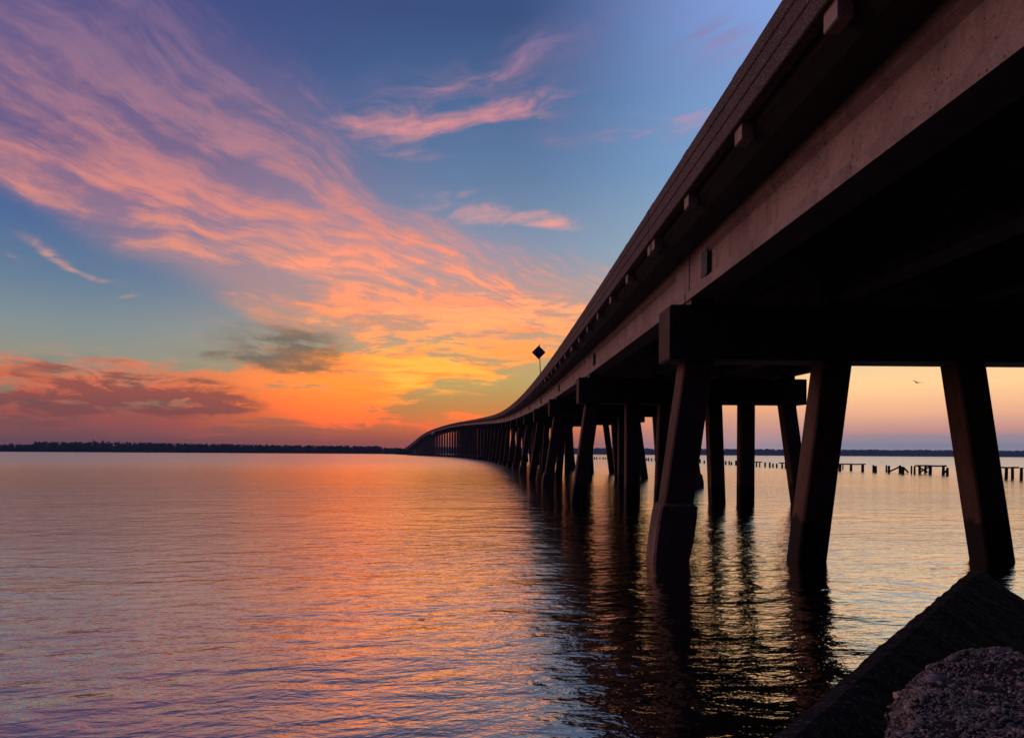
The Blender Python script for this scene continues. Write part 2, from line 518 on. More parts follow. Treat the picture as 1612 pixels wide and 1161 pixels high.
def at(s, off, rel):
    """point at station s, lateral offset off (right +), height rel to the rail top"""
    a = hd(s)
    return Vector((cx(s) + off * math.cos(a), s - off * math.sin(a), rail_z(s) + rel))


def sweep(mb, prof, s0, s1, n=1, cap=True):
    rings = []
    for i in range(n + 1):
        s = s0 + (s1 - s0) * i / n
        rings.append([at(s, o, r_) for o, r_ in prof])
    mb.loft(rings, cap)


def rect(o0, o1, r0, r1):
    return [(o0, r0), (o1, r0), (o1, r1), (o0, r1)]


def cham(o0, o1, r0, r1, c):
    return [(o0 + c, r0), (o1 - c, r0), (o1, r0 + c), (o1, r1 - c), (o1 - c, r1), (o0 + c, r1), (o0, r1 - c), (o0, r0 + c)]


bridge = empty('road_bridge', (cx(S1), S1, 0))
tag(bridge, 'long low concrete road bridge on battered piles curving away over the river', 'bridge')


def bpart(mb, name, m, parent=None, label=None, kind=None, smooth=False):
    o = mb.build(name, m, None, smooth)
    p = parent or bridge
    o.parent = p
    o.matrix_parent_inverse = Matrix.Translation(bridge.location).inverted() if p is bridge else Matrix.Identity(4)
    if label: o['label'] = label
    if kind: o['kind'] = kind
    return o


NB = 46                                            # bents 0..NB, bent n at S1 + (n-1) L
def sb(n): return S1 + (n - 1) * L
NEAR = 20
gp_half = [(-.229, -1.65), (.229, -1.65), (.229, -1.50), (.085, -1.365), (.085, -1.00), (.152, -0.93), (.152, -0.785), (-.152, -0.785), (-.152, -0.93), (-.085, -1.00), (-.085, -1.365), (-.229, -1.50)]
end_half = [(-.229, -1.65), (.229, -1.65), (.229, -1.50), (.152, -1.44), (.152, -0.785), (-.152, -0.785), (-.152, -1.44), (-.229, -1.50)]
far_g = MB(); far_post = MB(); far_rail = MB()
GO = (-3.65, -1.22, 1.22, 3.65)
for k in range(-1, NB):
    s0, s1 = sb(k), sb(k + 1)
    ns = 3
    # deck slab, curb and road surface
    d = MB()
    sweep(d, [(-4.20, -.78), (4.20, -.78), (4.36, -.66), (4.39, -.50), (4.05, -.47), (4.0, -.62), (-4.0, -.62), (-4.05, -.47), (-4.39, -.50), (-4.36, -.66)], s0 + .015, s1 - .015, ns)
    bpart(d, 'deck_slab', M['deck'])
    r_ = MB()
    sweep(r_, rect(-3.98, 3.98, -.617, -.600), s0 + .02, s1 - .02, ns)
    if k < NEAR:
        bpart(r_, 'road_surface', M['asphalt'])
    # railings: three stacked beams over a recessed core
    for sd in (-1, 1):
        rr = MB()
        for z0, z1 in ((-.59, -.405), (-.385, -.205), (-.185, 0.0)):
            o0, o1 = sorted((sd * 4.55, sd * 4.41))
            sweep(rr, cham(o0, o1, z0, z1, .012), s0 + .02, s1 - .02, ns)
        o0, o1 = sorted((sd * 4.535, sd * 4.42))
        sweep(rr, rect(o0, o1, -.58, -.01), s0 + .03, s1 - .03, ns)
        if sd > 0:
            for j in range(7):
                s = s0 + .17 + (s1 - s0 - .34) * j / 6
                sweep(rr, rect(4.36, 4.50, -.80, .025), s - .14, s + .14, 1)
        else:
            for j in range(7):
                s = s0 + .17 + (s1 - s0 - .34) * j / 6
                sweep(rr, cham(-4.53, -4.415, -.04, .045, .015), s - .12, s + .12, 1)
        if k < 32:
            ro = bpart(rr, 'railing', M['rail'])
        else:
            far_rail.add(rr.v, rr.f); ro = None
        if sd < 0:
            for j in range(7):
                s = s0 + .17 + (s1 - s0 - .34) * j / 6
                p = far_post if k > 12 else MB()
                sweep(p, cham(-4.50, -4.37, -.765, -.575, .01), s - .12, s + .12, 1)
                if k <= 12:
                    po = bpart(p, 'railing_post', M['girder'], ro)
    # girders
    for gi, go in enumerate(GO):
        gm = MB()
        a0, a1 = s0 + .03, s1 - .03
        e = .95
        sweep(gm, [(go + o, r__) for o, r__ in end_half], a0, a0 + e, 1)
        sweep(gm, [(go + o, r__) for o, r__ in end_half], a1 - e, a1, 1)
        sweep(gm, [(go + o, r__) for o, r__ in gp_half], a0 + e - .01, a1 - e + .01, ns)
        if k < NEAR:
            gobj = bpart(gm, 'girder', M['girder'])
            if gi == 0:
                for sgn in (0, 1):
                    pl = MB()
                    c = a0 + .95 - .12 if sgn == 0 else a1 - .95 - .12
                    c = s0 - 1.05 + .0 if False else c
                    if sgn == 1:
                        sweep(pl, rect(go - .165, go - .150, -1.40, -.98), c, c + .34, 1)
                        bpart(pl, 'dark_recess_plate', M['steel_recess'], gobj)  # dark plate put in for the shade of a recessed pocket
        else:
            far_g.add(gm.v, gm.f)
bpart(far_g, 'girder', M['girder'], kind='stuff', label='far girders over the channel piers')
bpart(far_post, 'railing_post', M['girder'], kind='stuff')
bpart(far_rail, 'railing', M['rail'], kind='stuff')


def pile(top, bot, wdt, ang, cham_=.03):
    mb = MB(); rings = []
    h = wdt / 2; c = cham_
    sec = [(-h + c, -h), (h - c, -h), (h, -h + c), (h, h - c), (h - c, h), (-h + c, h), (-h, h - c), (-h, -h + c)]
    for t in (0, .25, .5, .75, 1):
        p = Vector(top).lerp(Vector(bot), t)
        rings.append([Vector((p.x + x * math.cos(ang) + y * math.sin(ang), p.y - x * math.sin(ang) + y * math.cos(ang), p.z)) for x, y in sec])
    mb.loft(rings)
    return mb


rnd = random.Random(3)
for n in range(0, NB):
    s = sb(n); a = hd(s)
    capz1 = -1.77; capz0 = -2.72
    if n < 15:
        cap = MB()
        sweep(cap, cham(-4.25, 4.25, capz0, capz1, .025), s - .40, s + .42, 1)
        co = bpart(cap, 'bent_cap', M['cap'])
        for go in GO:
            pad = MB(); sweep(pad, rect(go - .2, go + .2, -1.772, -1.648), s - .3, s + .3, 1)
            bpart(pad, 'bearing_pad', M['steel_recess'], co)
        if n == 1:
            P = [(-3.68, -4.17), (-1.22, -1.66), (1.15, 1.72), (3.67, 4.12)]
        elif n == 2:
            P = [(-3.70, -4.22), (-2.18, -2.18), (-.92, -1.05), (.88, 1.04), (2.12, 2.12), (3.66, 4.2)]
        elif n == 0:
            P = [(-3.67, -3.67), (-1.2, -1.2), (1.2, 1.2), (3.67, 3.67)]
        else:
            P = [(-3.7, -4.25 - .02 * n), (-2.0, -2.3), (0.0, .0), (2.0, 2.3), (3.7, 4.25 + .02 * n)]
        for i, (o1, o0) in enumerate(P):
            top = at(s, o1, capz0 + .05)
            slope = (o0 - o1) / (top.z)
            bot = at(s, o1 + slope * (top.z + 1.6), 0); bot.z = -1.6
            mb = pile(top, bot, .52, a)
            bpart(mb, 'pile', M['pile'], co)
            jk = (n == 1 and i == 0) or (n == 3 and i in (3, 4)) or (n > 2 and i == 0 and n % 3 == 0) or (n == 5 and i == 0)
            if jk:
                hz = 0.97 if n == 1 else .65 + rnd.random() * .25
                def pt(z): 
                    q_ = at(s, o1 + slope * (top.z - z), 0); q_.z = z
                    return q_
                jb = MB(); rings = []
                for z, h in ((hz + .05, .27), (hz, .325), (hz * .8, .335), (hz * .45, .34), (.2, .335), (.05, .32), (-1.2, .29)):
                    p = pt(z); c = .04
                    sec = [(-h + c, -h), (h - c, -h), (h, -h + c), (h, h - c), (h - c, h), (-h + c, h), (-h, h - c), (-h, -h + c)]
                    rings.append([Vector((p.x + x * math.cos(a) + y * math.sin(a) + rnd.uniform(-.006, .006), p.y - x * math.sin(a) + y * math.cos(a), p.z + rnd.uniform(-.012, .012))) for x, y in sec])
                jb.loft(rings)
                bpart(jb, 'pile_jacket', M['jacket'], co)
    else:
        cap = MB()
        sweep(cap, [(-4.4, capz1), (-4.4, -2.3), (-3.6, -2.9), (3.6, -2.9), (4.4, -2.3), (4.4, capz1)], s - .55, s + .55, 1)
        for go in GO:
            sweep(cap, rect(go - .2, go + .2, -1.772, -1.648), s - .3, s + .3, 1)
        co = bpart(cap, 'pier_cap', M['cap'])
        zt = rail_z(s) - 2.85
        if zt > 1.6:
            ft = MB()
            fr_ = Matrix.Rotation(-a, 3, 'Z')
            ft.box((cx(s), s, .35), 10.6, 2.6, 1.3, fr_)
            bpart(ft, 'pier_footing', M['pile'], co)
            for o in (-3.1, 0, 3.1):
                if n >= 44: continue
                p = at(s, o, 0)
                mb = MB(); mb.box((p.x, p.y, (zt + .8) / 2), .78, .78, zt - .8, fr_)
                bpart(mb, 'column', M['pile'], co)
ab = MB(); sweep(ab, rect(-4.6, 4.6, -4.2, -1.66), sb(-1) - .8, sb(-1) + .3, 1)
bpart(ab, 'abutment_wall', M['cap'])

# ------------------------------------------------------------------ diamond road sign on the deck
S = 57.0
base_ = at(S, -4.05, -.60)
zr = rail_z(S)
sg = empty('road_sign', base_)
tag(sg, 'dark back of a diamond road sign on a thin post above the bridge railing', 'road sign')
def wp_(mb, name, m, par, org):
    o = mb.build(name, m, par)
    o.data.transform(Matrix.Translation(-Vector(org)))
    return o
px2w = lambda x, y, D: Vector(((x - 806) / F * D, D, EYE + (713.6 + .0062 * (x - 806) - y) / F * D))
tc_ = px2w(847, 554.5, S); dd = 0.57
px_ = px2w(851, 580, S).x
base_ = Vector((px_ + .01, S, zr - .61)); sg.location = base_
mb = MB()
for yo in (0,):
    fr0 = [Vector((tc_.x + dx_ * dd, S - .03, tc_.z + dz_ * dd)) for dx_, dz_ in ((0, -1), (1, 0), (0, 1), (-1, 0))]
    fr1 = [p + Vector((0, .012, 0)) for p in fr0]
    mb.loft([fr0, fr1])
wp_(mb, 'sign_panel', M['sign'], sg, base_)
mb = MB()
t_ = Vector((tc_.x + .05, S - .055, tc_.z + dd + .09)); bt = Vector((base_.x, S - .055, base_.z))
def bar(mb, p, q_, wx, wy):
    mb.loft([[Vector((c.x + x * wx / 2, c.y + y * wy / 2, c.z)) for x, y in ((-1, -1), (1, -1), (1, 1), (-1, 1))] for c in (p, q_)])
bar(mb, bt, t_, .07, .05)
wp_(mb, 'sign_post', M['metal'], sg, base_)
mb = MB(); mb.box((tc_.x, S - .041, tc_.z + .02), .9, .018, .05)
wp_(mb, 'sign_brace', M['metal'], sg, base_)

# white channel board hanging under the far high span
S = 463.0
c = at(S, -4.45, -2.2)
bo = MB(); bo.box((c.x, c.y, c.z + .35), 1.6, .12, 1.5, Matrix.Rotation(-.9, 3, 'Z')); o1_ = bo
tag(bo.build('clearance_board', M['white']), 'squarer of two small white boards under the far high spans', 'board')
c = at(S + 6, -4.42, -2.5)
bo = MB(); bo.box((c.x - .2, c.y, c.z + .1), 1.2, .12, 1.9, Matrix.Rotation(-.9, 3, 'Z'))
tag(bo.build('clearance_board', M['white']), 'narrow taller white board beside the squarer one under the far high spans', 'board')

# ------------------------------------------------------------------ ruined timber pier
def pil(name, x, y, h, r_=.17, lean=(0, 0), par=None, org=None, top=0.04):
    mb = MB(); rings = []
    for z, k in ((-1.0, 1.05), (0.15, 1.0), (h * .6, .95), (h, .9)):
        ring = []
        for i in range(9):
            a_ = 2 * math.pi * i / 9
            zz = z + (rnd.uniform(-top, top) if z == h else 0)
            ring.append(Vector((x + lean[0] * z + math.cos(a_) * r_ * k * rnd.uniform(.92, 1.08), y + lean[1] * z + math.sin(a_) * r_ * k, zz)))
        rings.append(ring)
    mb.loft(rings)
    o = mb.build(name, M['timber'], par)
    if org is not None:
        o.data.transform(Matrix.Translation(-Vector(org)))
    return o


def ppos(x, ybase):
    yh = 713.6 + .0062 * (x - 806)
    D = EYE * F / (ybase - yh)
    return (x - 806) / F * D, D


def line_base(x):       # waterline of the old pier in the photograph
    K = [(940, 722.5), (1000, 724), (1100, 728.5), (1150, 731.5), (1225, 735.8), (1320, 740.8), (1360, 742), (1420, 744), (1485, 746.6), (1560, 750.5), (1612, 754.5), (1700, 761)]
    for (a_, b_), (c_, d_) in zip(K, K[1:]):
        if x <= c_:
            return b_ + (d_ - b_) * (x - a_) / (c_ - a_)
    return K[-1][1]


def lone(x, ytop, dyb=0.0, wpx=None, label='', lean=0.0):
    yb = line_base(x) + dyb
    X, D = ppos(x, yb)
    h = (yb - ytop) / F * D
    r_ = (wpx / 2 / F * D) if wpx else .17
    o = pil('pier_piling', X, D, h, r_, (lean, 0))
    o.data.transform(Matrix.Translation((-X, -D, 0))); o.location = (X, D, 0)
    tag(o, label, 'piling', 'stumps of the ruined timber pier')
    return o


def frame(name, xs, beam, label, braces=(), posts_w=3.4):
    """xs: [(x, extra base px)], beam: (x0, x1, y_top, y_bot at x0.., tilt)"""
    xa, xb, yt, th = beam[:4]
    X0, D0 = ppos(xa, line_base(xa)); X1, D1 = ppos(xb, line_base(xb))
    org = (X0, D0, 0)
    root = empty(name, org)
    tag(root, label, 'trestle', 'standing frames of the ruined timber pier')
    yh = lambda x: 713.6 + .0062 * (x - 806)
    yt1 = beam[4] if len(beam) > 4 else yt
    z0 = EYE - (yt - yh(xa)) / F * D0; z1 = EYE - (yt1 - yh(xb)) / F * D1
    t0 = th / F * D0
    mb = MB()
    A = Vector((X0, D0, z0 - t0 / 2)); B = Vector((X1, D1, z1 - t0 / 2))
    dr = (B - A).normalized(); nr = dr.cross(Vector((0, 0, 1))).normalized() * .2; up = Vector((0, 0, t0 / 2))
    mb.loft([[p - nr - up, p + nr - up, p + nr + up, p - nr + up] for p in (A, A.lerp(B, .33) + Vector((0, 0, .02)), A.lerp(B, .7) - Vector((0, 0, .02)), B)])
    o = mb.build('beam', M['timber'], root); o.data.transform(Matrix.Translation(-Vector(org)))
    for x, e, wpx in xs:
        t = (x - xa) / (xb - xa)
        X, D = ppos(x, line_base(x) + e)
        h = z0 + (z1 - z0) * t - t0
        pil('post', X, D, h + .02, wpx / 2 / F * D, (rnd.uniform(-.03, .03), 0), root, org, 0.0)
    for (xa_, ya_, xb_, yb_) in braces:
        D = ppos((xa_ + xb_) / 2, line_base((xa_ + xb_) / 2))[1]
        p = px2w(xa_, ya_, D + .25); q_ = px2w(xb_, yb_, D + .25)
        mb = MB(); bar2(mb, p, q_, .10, .22)
        o = mb.build('brace', M['timber'], root); o.data.transform(Matrix.Translation(-Vector(org)))
    return root


def bar2(mb, p, q_, a_, b_):
    d_ = (q_ - p).normalized()
    n1 = d_.cross(Vector((0, 1, 0))).normalized() * a_ / 2
    n2 = Vector((0, 1, 0)) * b_ / 2
    mb.loft([[c_ - n1 - n2, c_ + n1 - n2, c_ + n1 + n2, c_ - n1 + n2] for c_ in (p, q_)])


frame('timber_trestle', [(1322.5, 0, 4.2), (1327, -3, 2), (1340, -1, 4), (1358, 0, 4.4)], (1319, 1361, 729.3, 1.8),
      'complete timber trestle with level beam on four posts, left of the broken section')
frame('timber_trestle', [(1448, 0, 4), (1457, -2, 4), (1464.5, 0, 5), (1485, 0, 4.5)], (1443, 1488, 731.5, 2.2, 731.8),
      'timber trestle with crossed braces under its beam, beside the leaning right-hand pile',
      braces=[(1446, 734, 1460, 743), (1448, 743, 1463, 734)])
frame('timber_trestle', [(1572, 0, 4.5), (1584, 1, 5), (1594, 0, 4.5)], (1562, 1600, 734.5, 2.2, 734.2),
      'timber trestle on three close posts just right of the leaning pile')
frame('timber_trestle', [(1608, 0, 4.5), (1625, 0, 4.5), (1640, 0, 4.5)], (1598, 1645, 735.6, 1.0, 736.5),
      'thin timber trestle cut by the right edge of the view')
frame('timber_trestle', [(1231.5, 0, 3), (1237, 0, 3), (1244, 0, 3)], (1228, 1247, 727.6, 1.6),
      'small timber trestle seen left of the near middle pile')
frame('timber_trestle', [(1191, 0, 2.4), (1196, 0, 2)], (1188, 1198, 726.2, 1.4),
      'tiny timber trestle right of the vertical pile, farthest of the frames')
lone(1375, 732, 0, 3.2, 'left of a pair of stumps in the gap right of the level trestle')
lone(1378.5, 733, .8, 4, 'thicker right one of the pair of stumps right of the level trestle')
lone(1395.5, 732, -1, 2.6, 'thin stump at the left end of the collapsed section')
lone(1399.5, 733, .6, 4, 'stump carrying the low end of the slanting timber')
lone(1417, 732.3, .5, 4.2, 'left of two thick stumps where the slanting timber ends')
lone(1421.5, 734, 1.5, 4.6, 'thick stump with a timber sliding off its right side')
lone(1435, 732.8, 0, 2.6, 'thin upright stump between the collapsed and the braced sections')
lone(1440, 733.2, .6, 3, 'upright stump just left of the crossed braces')
lone(1491.5, 736, .8, 4, 'short stump touching the leaning right-hand pile')
for (xa, ya, xb, yb), lb in (((1400, 742, 1417, 734), 'slanting timber rising to the right between two stumps'),
                             ((1422, 735, 1430, 743), 'fallen timber sloping down to the right into the water'),
                             ((1486, 744, 1492, 739), 'short slanting timber beside the leaning right-hand pile')):
    D = ppos((xa + xb) / 2, line_base((xa + xb) / 2))[1]
    mb = MB(); bar2(mb, px2w(xa, ya, D), px2w(xb, yb, D), .13, .2)
    tag(mb.build('fallen_timber', M['timber']), lb, 'timber', 'fallen timbers of the ruined pier')
x = 936.0
while x < 1230:
    if not (1186 < x < 1200):
        tp = line_base(x) - (3.4 + (x - 936) / 290 * 4.2) * rnd.uniform(.75, 1.15)
        zone = ('seen between the far piles of the bridge' if x < 1100 else
                'seen between the two upright piles' if x < 1190 else 'seen right of the upright pile')
        o = lone(x, tp, rnd.uniform(-.3, .3), 2.0 + (x - 936) / 290 * .9, 'one of a close row of dark stumps ' + zone)
        o['group'] = 'row of pier stumps ' + zone
    x += rnd.choice((3.2, 4.2, 5.0, 6.2)) * (.8 + (x - 936) / 700)

# ------------------------------------------------------------------ far shores
def shore(name, pts, depth, h0=1.2):
    """low land whose waterline follows pts"""
    vs = []; n = len(pts)
    for k, (dd_, z) in enumerate(((0, -.5), (8, h0 * .5), (30, h0), (depth, h0 + 2.5), (depth + 40, -.5))):
        for (x, y) in pts:
            r_ = math.hypot(x, y)
            vs.append((x * (1 + dd_ / r_), y * (1 + dd_ / r_), z + (rnd.uniform(-.3, .3) if 0 < k < 4 else 0)))
    fs = [(k * n + i, k * n + i + 1, (k + 1) * n + i + 1, (k + 1) * n + i) for k in range(4) for i in range(n - 1)]
    o = fix(mesh_from(vs, fs, name))
    tag(link(name, o, None, M['land']), kind='structure')


def dirp(px, D):
    return ((px - 806) / F * D, D)


def leafcrown(mb, c, rx, rz, n, r, size, pine=True):
    for i in range(n):
        u_ = r.random()
        if pine:
            z = -rz + 2 * rz * u_
            k = (1 - max(0, u_ - .25) / .80) ** .7 * (.55 + .45 * math.sin(u_ * 17 + c[0]) ** 2)
        else:
            z = -rz + 2 * rz * u_; k = math.sqrt(max(0, 1 - (2 * u_ - 1) ** 2))
        a_ = r.random() * 6.283; q_ = rx * k * math.sqrt(r.random())
        p = Vector((c[0] + q_ * math.cos(a_), c[1] + q_ * math.sin(a_), c[2] + z))
        s_ = size * r.uniform(.6, 1.4)
        v = [p + Vector((r.uniform(-s_, s_), r.uniform(-s_, s_), r.uniform(-s_, s_) * .55)) for _ in range(4)]
        mb.add(v, [(0, 1, 2), (0, 2, 3), (0, 3, 1), (1, 3, 2)])


def wood(name, label, pts_fn, n_trees, hfn, m, seed, rows=26, wx=4.2, var=.72, nl=42):
    r = random.Random(seed); mb = MB()
    for i in range(n_trees):
        t = r.random()
        x, y = pts_fn(t)
        rr_ = math.hypot(x, y); dd_ = r.random() ** 1.5 * rows + 6
        x *= 1 + dd_ / rr_; y *= 1 + dd_ / rr_
        h = hfn(t) * r.uniform(var, 1.04)
        w_ = wx * r.uniform(.7, 1.3)
        mb.loft([[Vector((x + dx_ * .3, y + dy_ * .3, z)) for dx_, dy_ in ((-1, -1), (1, -1), (0, 1))] for z in (0, h * .6)])
        leafcrown(mb, (x, y, h * .62), w_, h * .40, nl, r, w_ * .36)
        leafcrown(mb, (x, y, h * .22), w_ * 1.1, h * .24, 16, r, w_ * .55, False)
    me_ = mesh_from(mb.v, mb.f, name)
    tag(link(name, me_, None, m), label, 'woods', kind='stuff')


LS = [dirp(-420, 1050), dirp(-200, 1060), dirp(0, 1090), dirp(100, 1120), dirp(200, 1150), dirp(300, 1180), dirp(400, 1200), dirp(500, 1220), dirp(600, 1200), dirp(622, 1050), dirp(636, 760), dirp(641, 668), dirp(655, 690), dirp(672, 1400), dirp(760, 1900)]
shore('far_shore', LS, 220)


def along(P, t):
    d_ = [0]
    for a_, b_ in zip(P, P[1:]):
        d_.append(d_[-1] + math.hypot(b_[0] - a_[0], b_[1] - a_[1]))
    q_ = t * d_[-1]
    for i in range(len(P) - 1):
        if q_ <= d_[i + 1]:
            u_ = (q_ - d_[i]) / (d_[i + 1] - d_[i])
            return (P[i][0] + (P[i + 1][0] - P[i][0]) * u_, P[i][1] + (P[i + 1][1] - P[i][1]) * u_)
    return P[-1]


def hleft(t):
    x, y = along(LS[:9], t)
    px = 806 + F * x / y
    if px < 55: return 11.5
    return 16.0 - max(0, (px - 200) / 450) * 3.5


wood('pine_wood', 'dark line of pine woods along the far left shore', lambda t: along(LS[:9], t), 2100, hleft, M['foliage'], 5, 40, 4.4, .72, 34)
wood('pine_wood', 'short clump of dark trees on the point where the bridge lands', lambda t: along([dirp(585, 1180), dirp(606, 1150), dirp(622, 1000), dirp(632, 800), dirp(646, 700)], t), 170, lambda t: 10 - 3.5 * t, M['foliage'], 8, 16, 3.4)
RS = [dirp(640, 3500), dirp(800, 3480), dirp(1000, 3450), dirp(1100, 3420), dirp(1250, 3400), dirp(1400, 3380), dirp(1612, 3350), dirp(1850, 3300)]
shore('far_shore', RS, 250, 2.0)
shore('hills', [(x * 1.015, y * 1.015) for x, y in RS], 200, 22.0)
wood('distant_wood', 'hazy blue wooded shore on the horizon beyond the bridge piles', lambda t: along(RS, t), 1500, lambda t: 31 - 3 * t, M['foliage'], 9, 160, 18.0, .9, 34)


def pine(px, ytop, D, label, wpx):
    x, y = dirp(px, D)
    yh = 713.6 + .0062 * (px - 806)
    h = EYE + (yh - ytop) / F * D
    root = empty('pine_tree', (x, y, 0)); tag(root, label, 'tree', 'tall pines above the left tree line')
    r = random.Random(int(px))
    mb = MB()
    rings = []
    for z, k in ((0, .35), (h * .4, .27), (h * .75, .18), (h * .97, .06)):
        rings.append([Vector((math.cos(i) * k + .3 * math.sin(z * .2), math.sin(i) * k, z)) for i in (0, 1.26, 2.5, 3.77, 5.0)])
    mb.loft(rings)
    for i in range(9):
        z = h * (.5 + .45 * i / 9); a_ = r.random() * 6.28; l_ = wpx / F * D * .5 * r.uniform(.6, 1.1) * (1.1 - i / 14)
        p = Vector((0, 0, z)); q_ = Vector((math.cos(a_) * l_, math.sin(a_) * l_, z + l_ * .35))
        mb.loft([[p + Vector(o) * .10 for o in ((-1, 0, 0), (1, 0, 0), (0, 0, 1))], [q_ + Vector(o) * .04 for o in ((-1, 0, 0), (1, 0, 0), (0, 0, 1))]])
    mb.build('trunk', M['bark'], root)
    mb = MB()
    for i in range(11):
        z = h * (.52 + .47 * i / 11); a_ = r.random() * 6.28; l_ = wpx / F * D * .36 * r.uniform(.3, 1.0) * (1.15 - i / 12)
        leafcrown(mb, (math.cos(a_) * l_, math.sin(a_) * l_, z), wpx / F * D * .24, h * .045, 60, r, .42, False)
    me_ = mesh_from(mb.v, mb.f, 'crown')
    link('crown', me_, root, M['foliage'])


for px, yt, w_, lb in ((148, 691.5, 9, 'tallest slim pine of the three rising over the far left shore, leftmost of them'),
                       (162, 692.5, 8, 'tall pine second from left above the far left tree line'),
                       (172, 694, 8, 'slightly lower pine third from left above the far left tree line'),
                       (120, 695.2, 9, 'lone broad pine just left of the tallest trio on the far shore'),
                       (66, 696.3, 12, 'broad pine at the left step in the far tree line'),
                       (205, 696, 9, 'small pine right of the tallest trio on the far shore'),
                       (228, 695.8, 10, 'round-topped pine farthest right of the ones standing out on the far shore')):
    pine(px, yt, 1128, lb, w_)

# ------------------------------------------------------------------ birds
def bird(name, c, span, label, yaw=0.3, perched=False):
    root = empty(name, c); tag(root, label, 'bird')
    mb = MB(); k = span
    rings = []
    for t, r_ in ((-.20, .004), (-.15, .022), (-.05, .045), (.06, .045), (.13, .026), (.17, .030), (.20, .022), (.235, .003)):
        rings.append([Vector((t * k, math.cos(a_) * r_ * k, math.sin(a_) * r_ * k + (.015 * k if t > .12 else 0))) for a_ in [6.283 * i / 10 for i in range(10)]])
    mb.loft(rings)
    tail = [Vector((-.15, -.02, .002)), Vector((-.15, .02, .002)), Vector((-.27, .045, 0)), Vector((-.27, -.045, 0))]
    mb.loft([[p * k for p in tail], [(p + Vector((0, 0, .006))) * k for p in tail]])
    for sd in (-1, 1):
        pts = [((.07, 0.03, .01), (-.06, .03, .01)), ((.10, .20, .09), (-.04, .20, .08)), ((.05, .36, .10), (-.04, .36, .09)), ((-.04, .5, .04), (-.06, .49, .04))]
        top = []; rr_ = []
        for (a_, b_) in pts:
            A = Vector((a_[0], sd * a_[1], a_[2])) * k; B = Vector((b_[0], sd * b_[1], b_[2])) * k
            up = Vector((0, 0, .006 * k))
            rr_.append([A - up, B - up, B + up, A + up])
        mb.loft(rr_)
    o = mb.build('body', M['feather'], root, True)
    root.rotation_euler = (R(12), R(-6), yaw)
    return root


bird('gull', px2w(1443, 602, 62), 1.15, 'small gull gliding in the pale sky between the two leaning piles', yaw=R(98))
bird('gull', px2w(1387.5, 727, 150), .9, 'tiny dark bird low over the water beyond the ruined pier', yaw=R(60))

# ------------------------------------------------------------------ near shore
Aed = Vector((.085, 1.0)); Ped = Vector((2.1, 3.2)); edir = (Ped - Aed).normalized(); enor = Vector((-edir.y, edir.x))


def bank_z(x, y):
    p = Vector((x, y)) - Aed
    d = p.dot(enor); t = p.dot(edir)
    z = 0.84
    d += .12
    if d > 0: z -= 1.15 * d
    else: z += .10 * d
    if t > 2.9: z -= (t - 2.9) * .75
    if y < -3.0: z += (-3.0 - y) * .62  # unseen rise behind the camera, added to block light from the rear
    z += .05 * noise.noise(Vector((x * 2.2, y * 2.2, 0))) + .02 * noise.noise(Vector((x * 9, y * 9, 0)))
    return min(max(z, -1.5), 4.6 + .05 * noise.noise(Vector((x, y, 3))))


vs = []; fs = []
nx, ny = 120, 110
for j in range(ny):
    for i in range(nx):
        u_ = (i / (nx - 1)) * 2 - 1; v_ = j / (ny - 1)
        x = 1.5 + 26 * u_ * abs(u_) ** .8; y = -19 + 26.5 * v_
        vs.append((x, y, bank_z(x, y)))
fs = [(j * nx + i, j * nx + i + 1, (j + 1) * nx + i + 1, (j + 1) * nx + i) for j in range(ny - 1) for i in range(nx - 1)]
tag(link('shore_bank', mesh_from(vs, fs, 'shore_bank'), None, M['bank']), kind='structure')

# tilted concrete slab along the water's edge
A3 = Vector((.085 - edir.x * .5, 1.0 - edir.y * .5, EYE - .67)); P3_ = Vector((2.135, 3.20, EYE - .490))
e1 = (P3_ - A3); l1 = e1.length; e1.normalize()
e2 = Vector((.17, -.10, -.145)).normalized(); nrm = e1.cross(e2).normalized()
if nrm.z < 0: nrm = -nrm
mb = MB(); nu, nv = 110, 40; wdt = 1.15
grid = []
for j in range(nv + 1):
    row = []
    for i in range(nu + 1):
        u_ = i / nu * l1; v_ = j / nv * wdt
        p = A3 + e1 * u_ + e2 * v_
        ed = min(v_, l1 - u_)
        nz_ = noise.noise(p * 9) * .006 + noise.noise(p * 30) * .004 + noise.noise(p * 70) * .003
        drop = .035 * math.exp(-ed / .02)
        row.append(p + nrm * (nz_ - drop) + e2 * (noise.noise(p * 14 + Vector((5, 0, 0))) * .007 if j == 0 else 0) + e1 * (noise.noise(p * 7) * .02 if i == nu else 0))
    grid.append(row)
vs = [p for row in grid for p in row]; W_ = nu + 1
fs = [(j * W_ + i, j * W_ + i + 1, (j + 1) * W_ + i + 1, (j + 1) * W_ + i) for j in range(nv) for i in range(nu)]
low = [p - nrm * .30 - Vector((0, 0, .35)) for p in vs]
K_ = len(vs)
bord = [(i, 0) for i in range(nu + 1)] + [(nu, j) for j in range(1, nv + 1)] + [(i, nv) for i in range(nu - 1, -1, -1)] + [(0, j) for j in range(nv - 1, 0, -1)]
bi = [j * W_ + i for i, j in bord]
vs2 = vs + [low[k] for k in bi]
nbd = len(bi)
fs += [(bi[k], bi[(k + 1) % nbd], K_ + (k + 1) % nbd, K_ + k) for k in range(nbd)]
fs.append(tuple(K_ + k for k in range(nbd)))
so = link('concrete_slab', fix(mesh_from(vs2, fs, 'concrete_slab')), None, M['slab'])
tag(so, 'dark tilted concrete slab with a sharp corner at the water edge, bottom right', 'concrete slab')

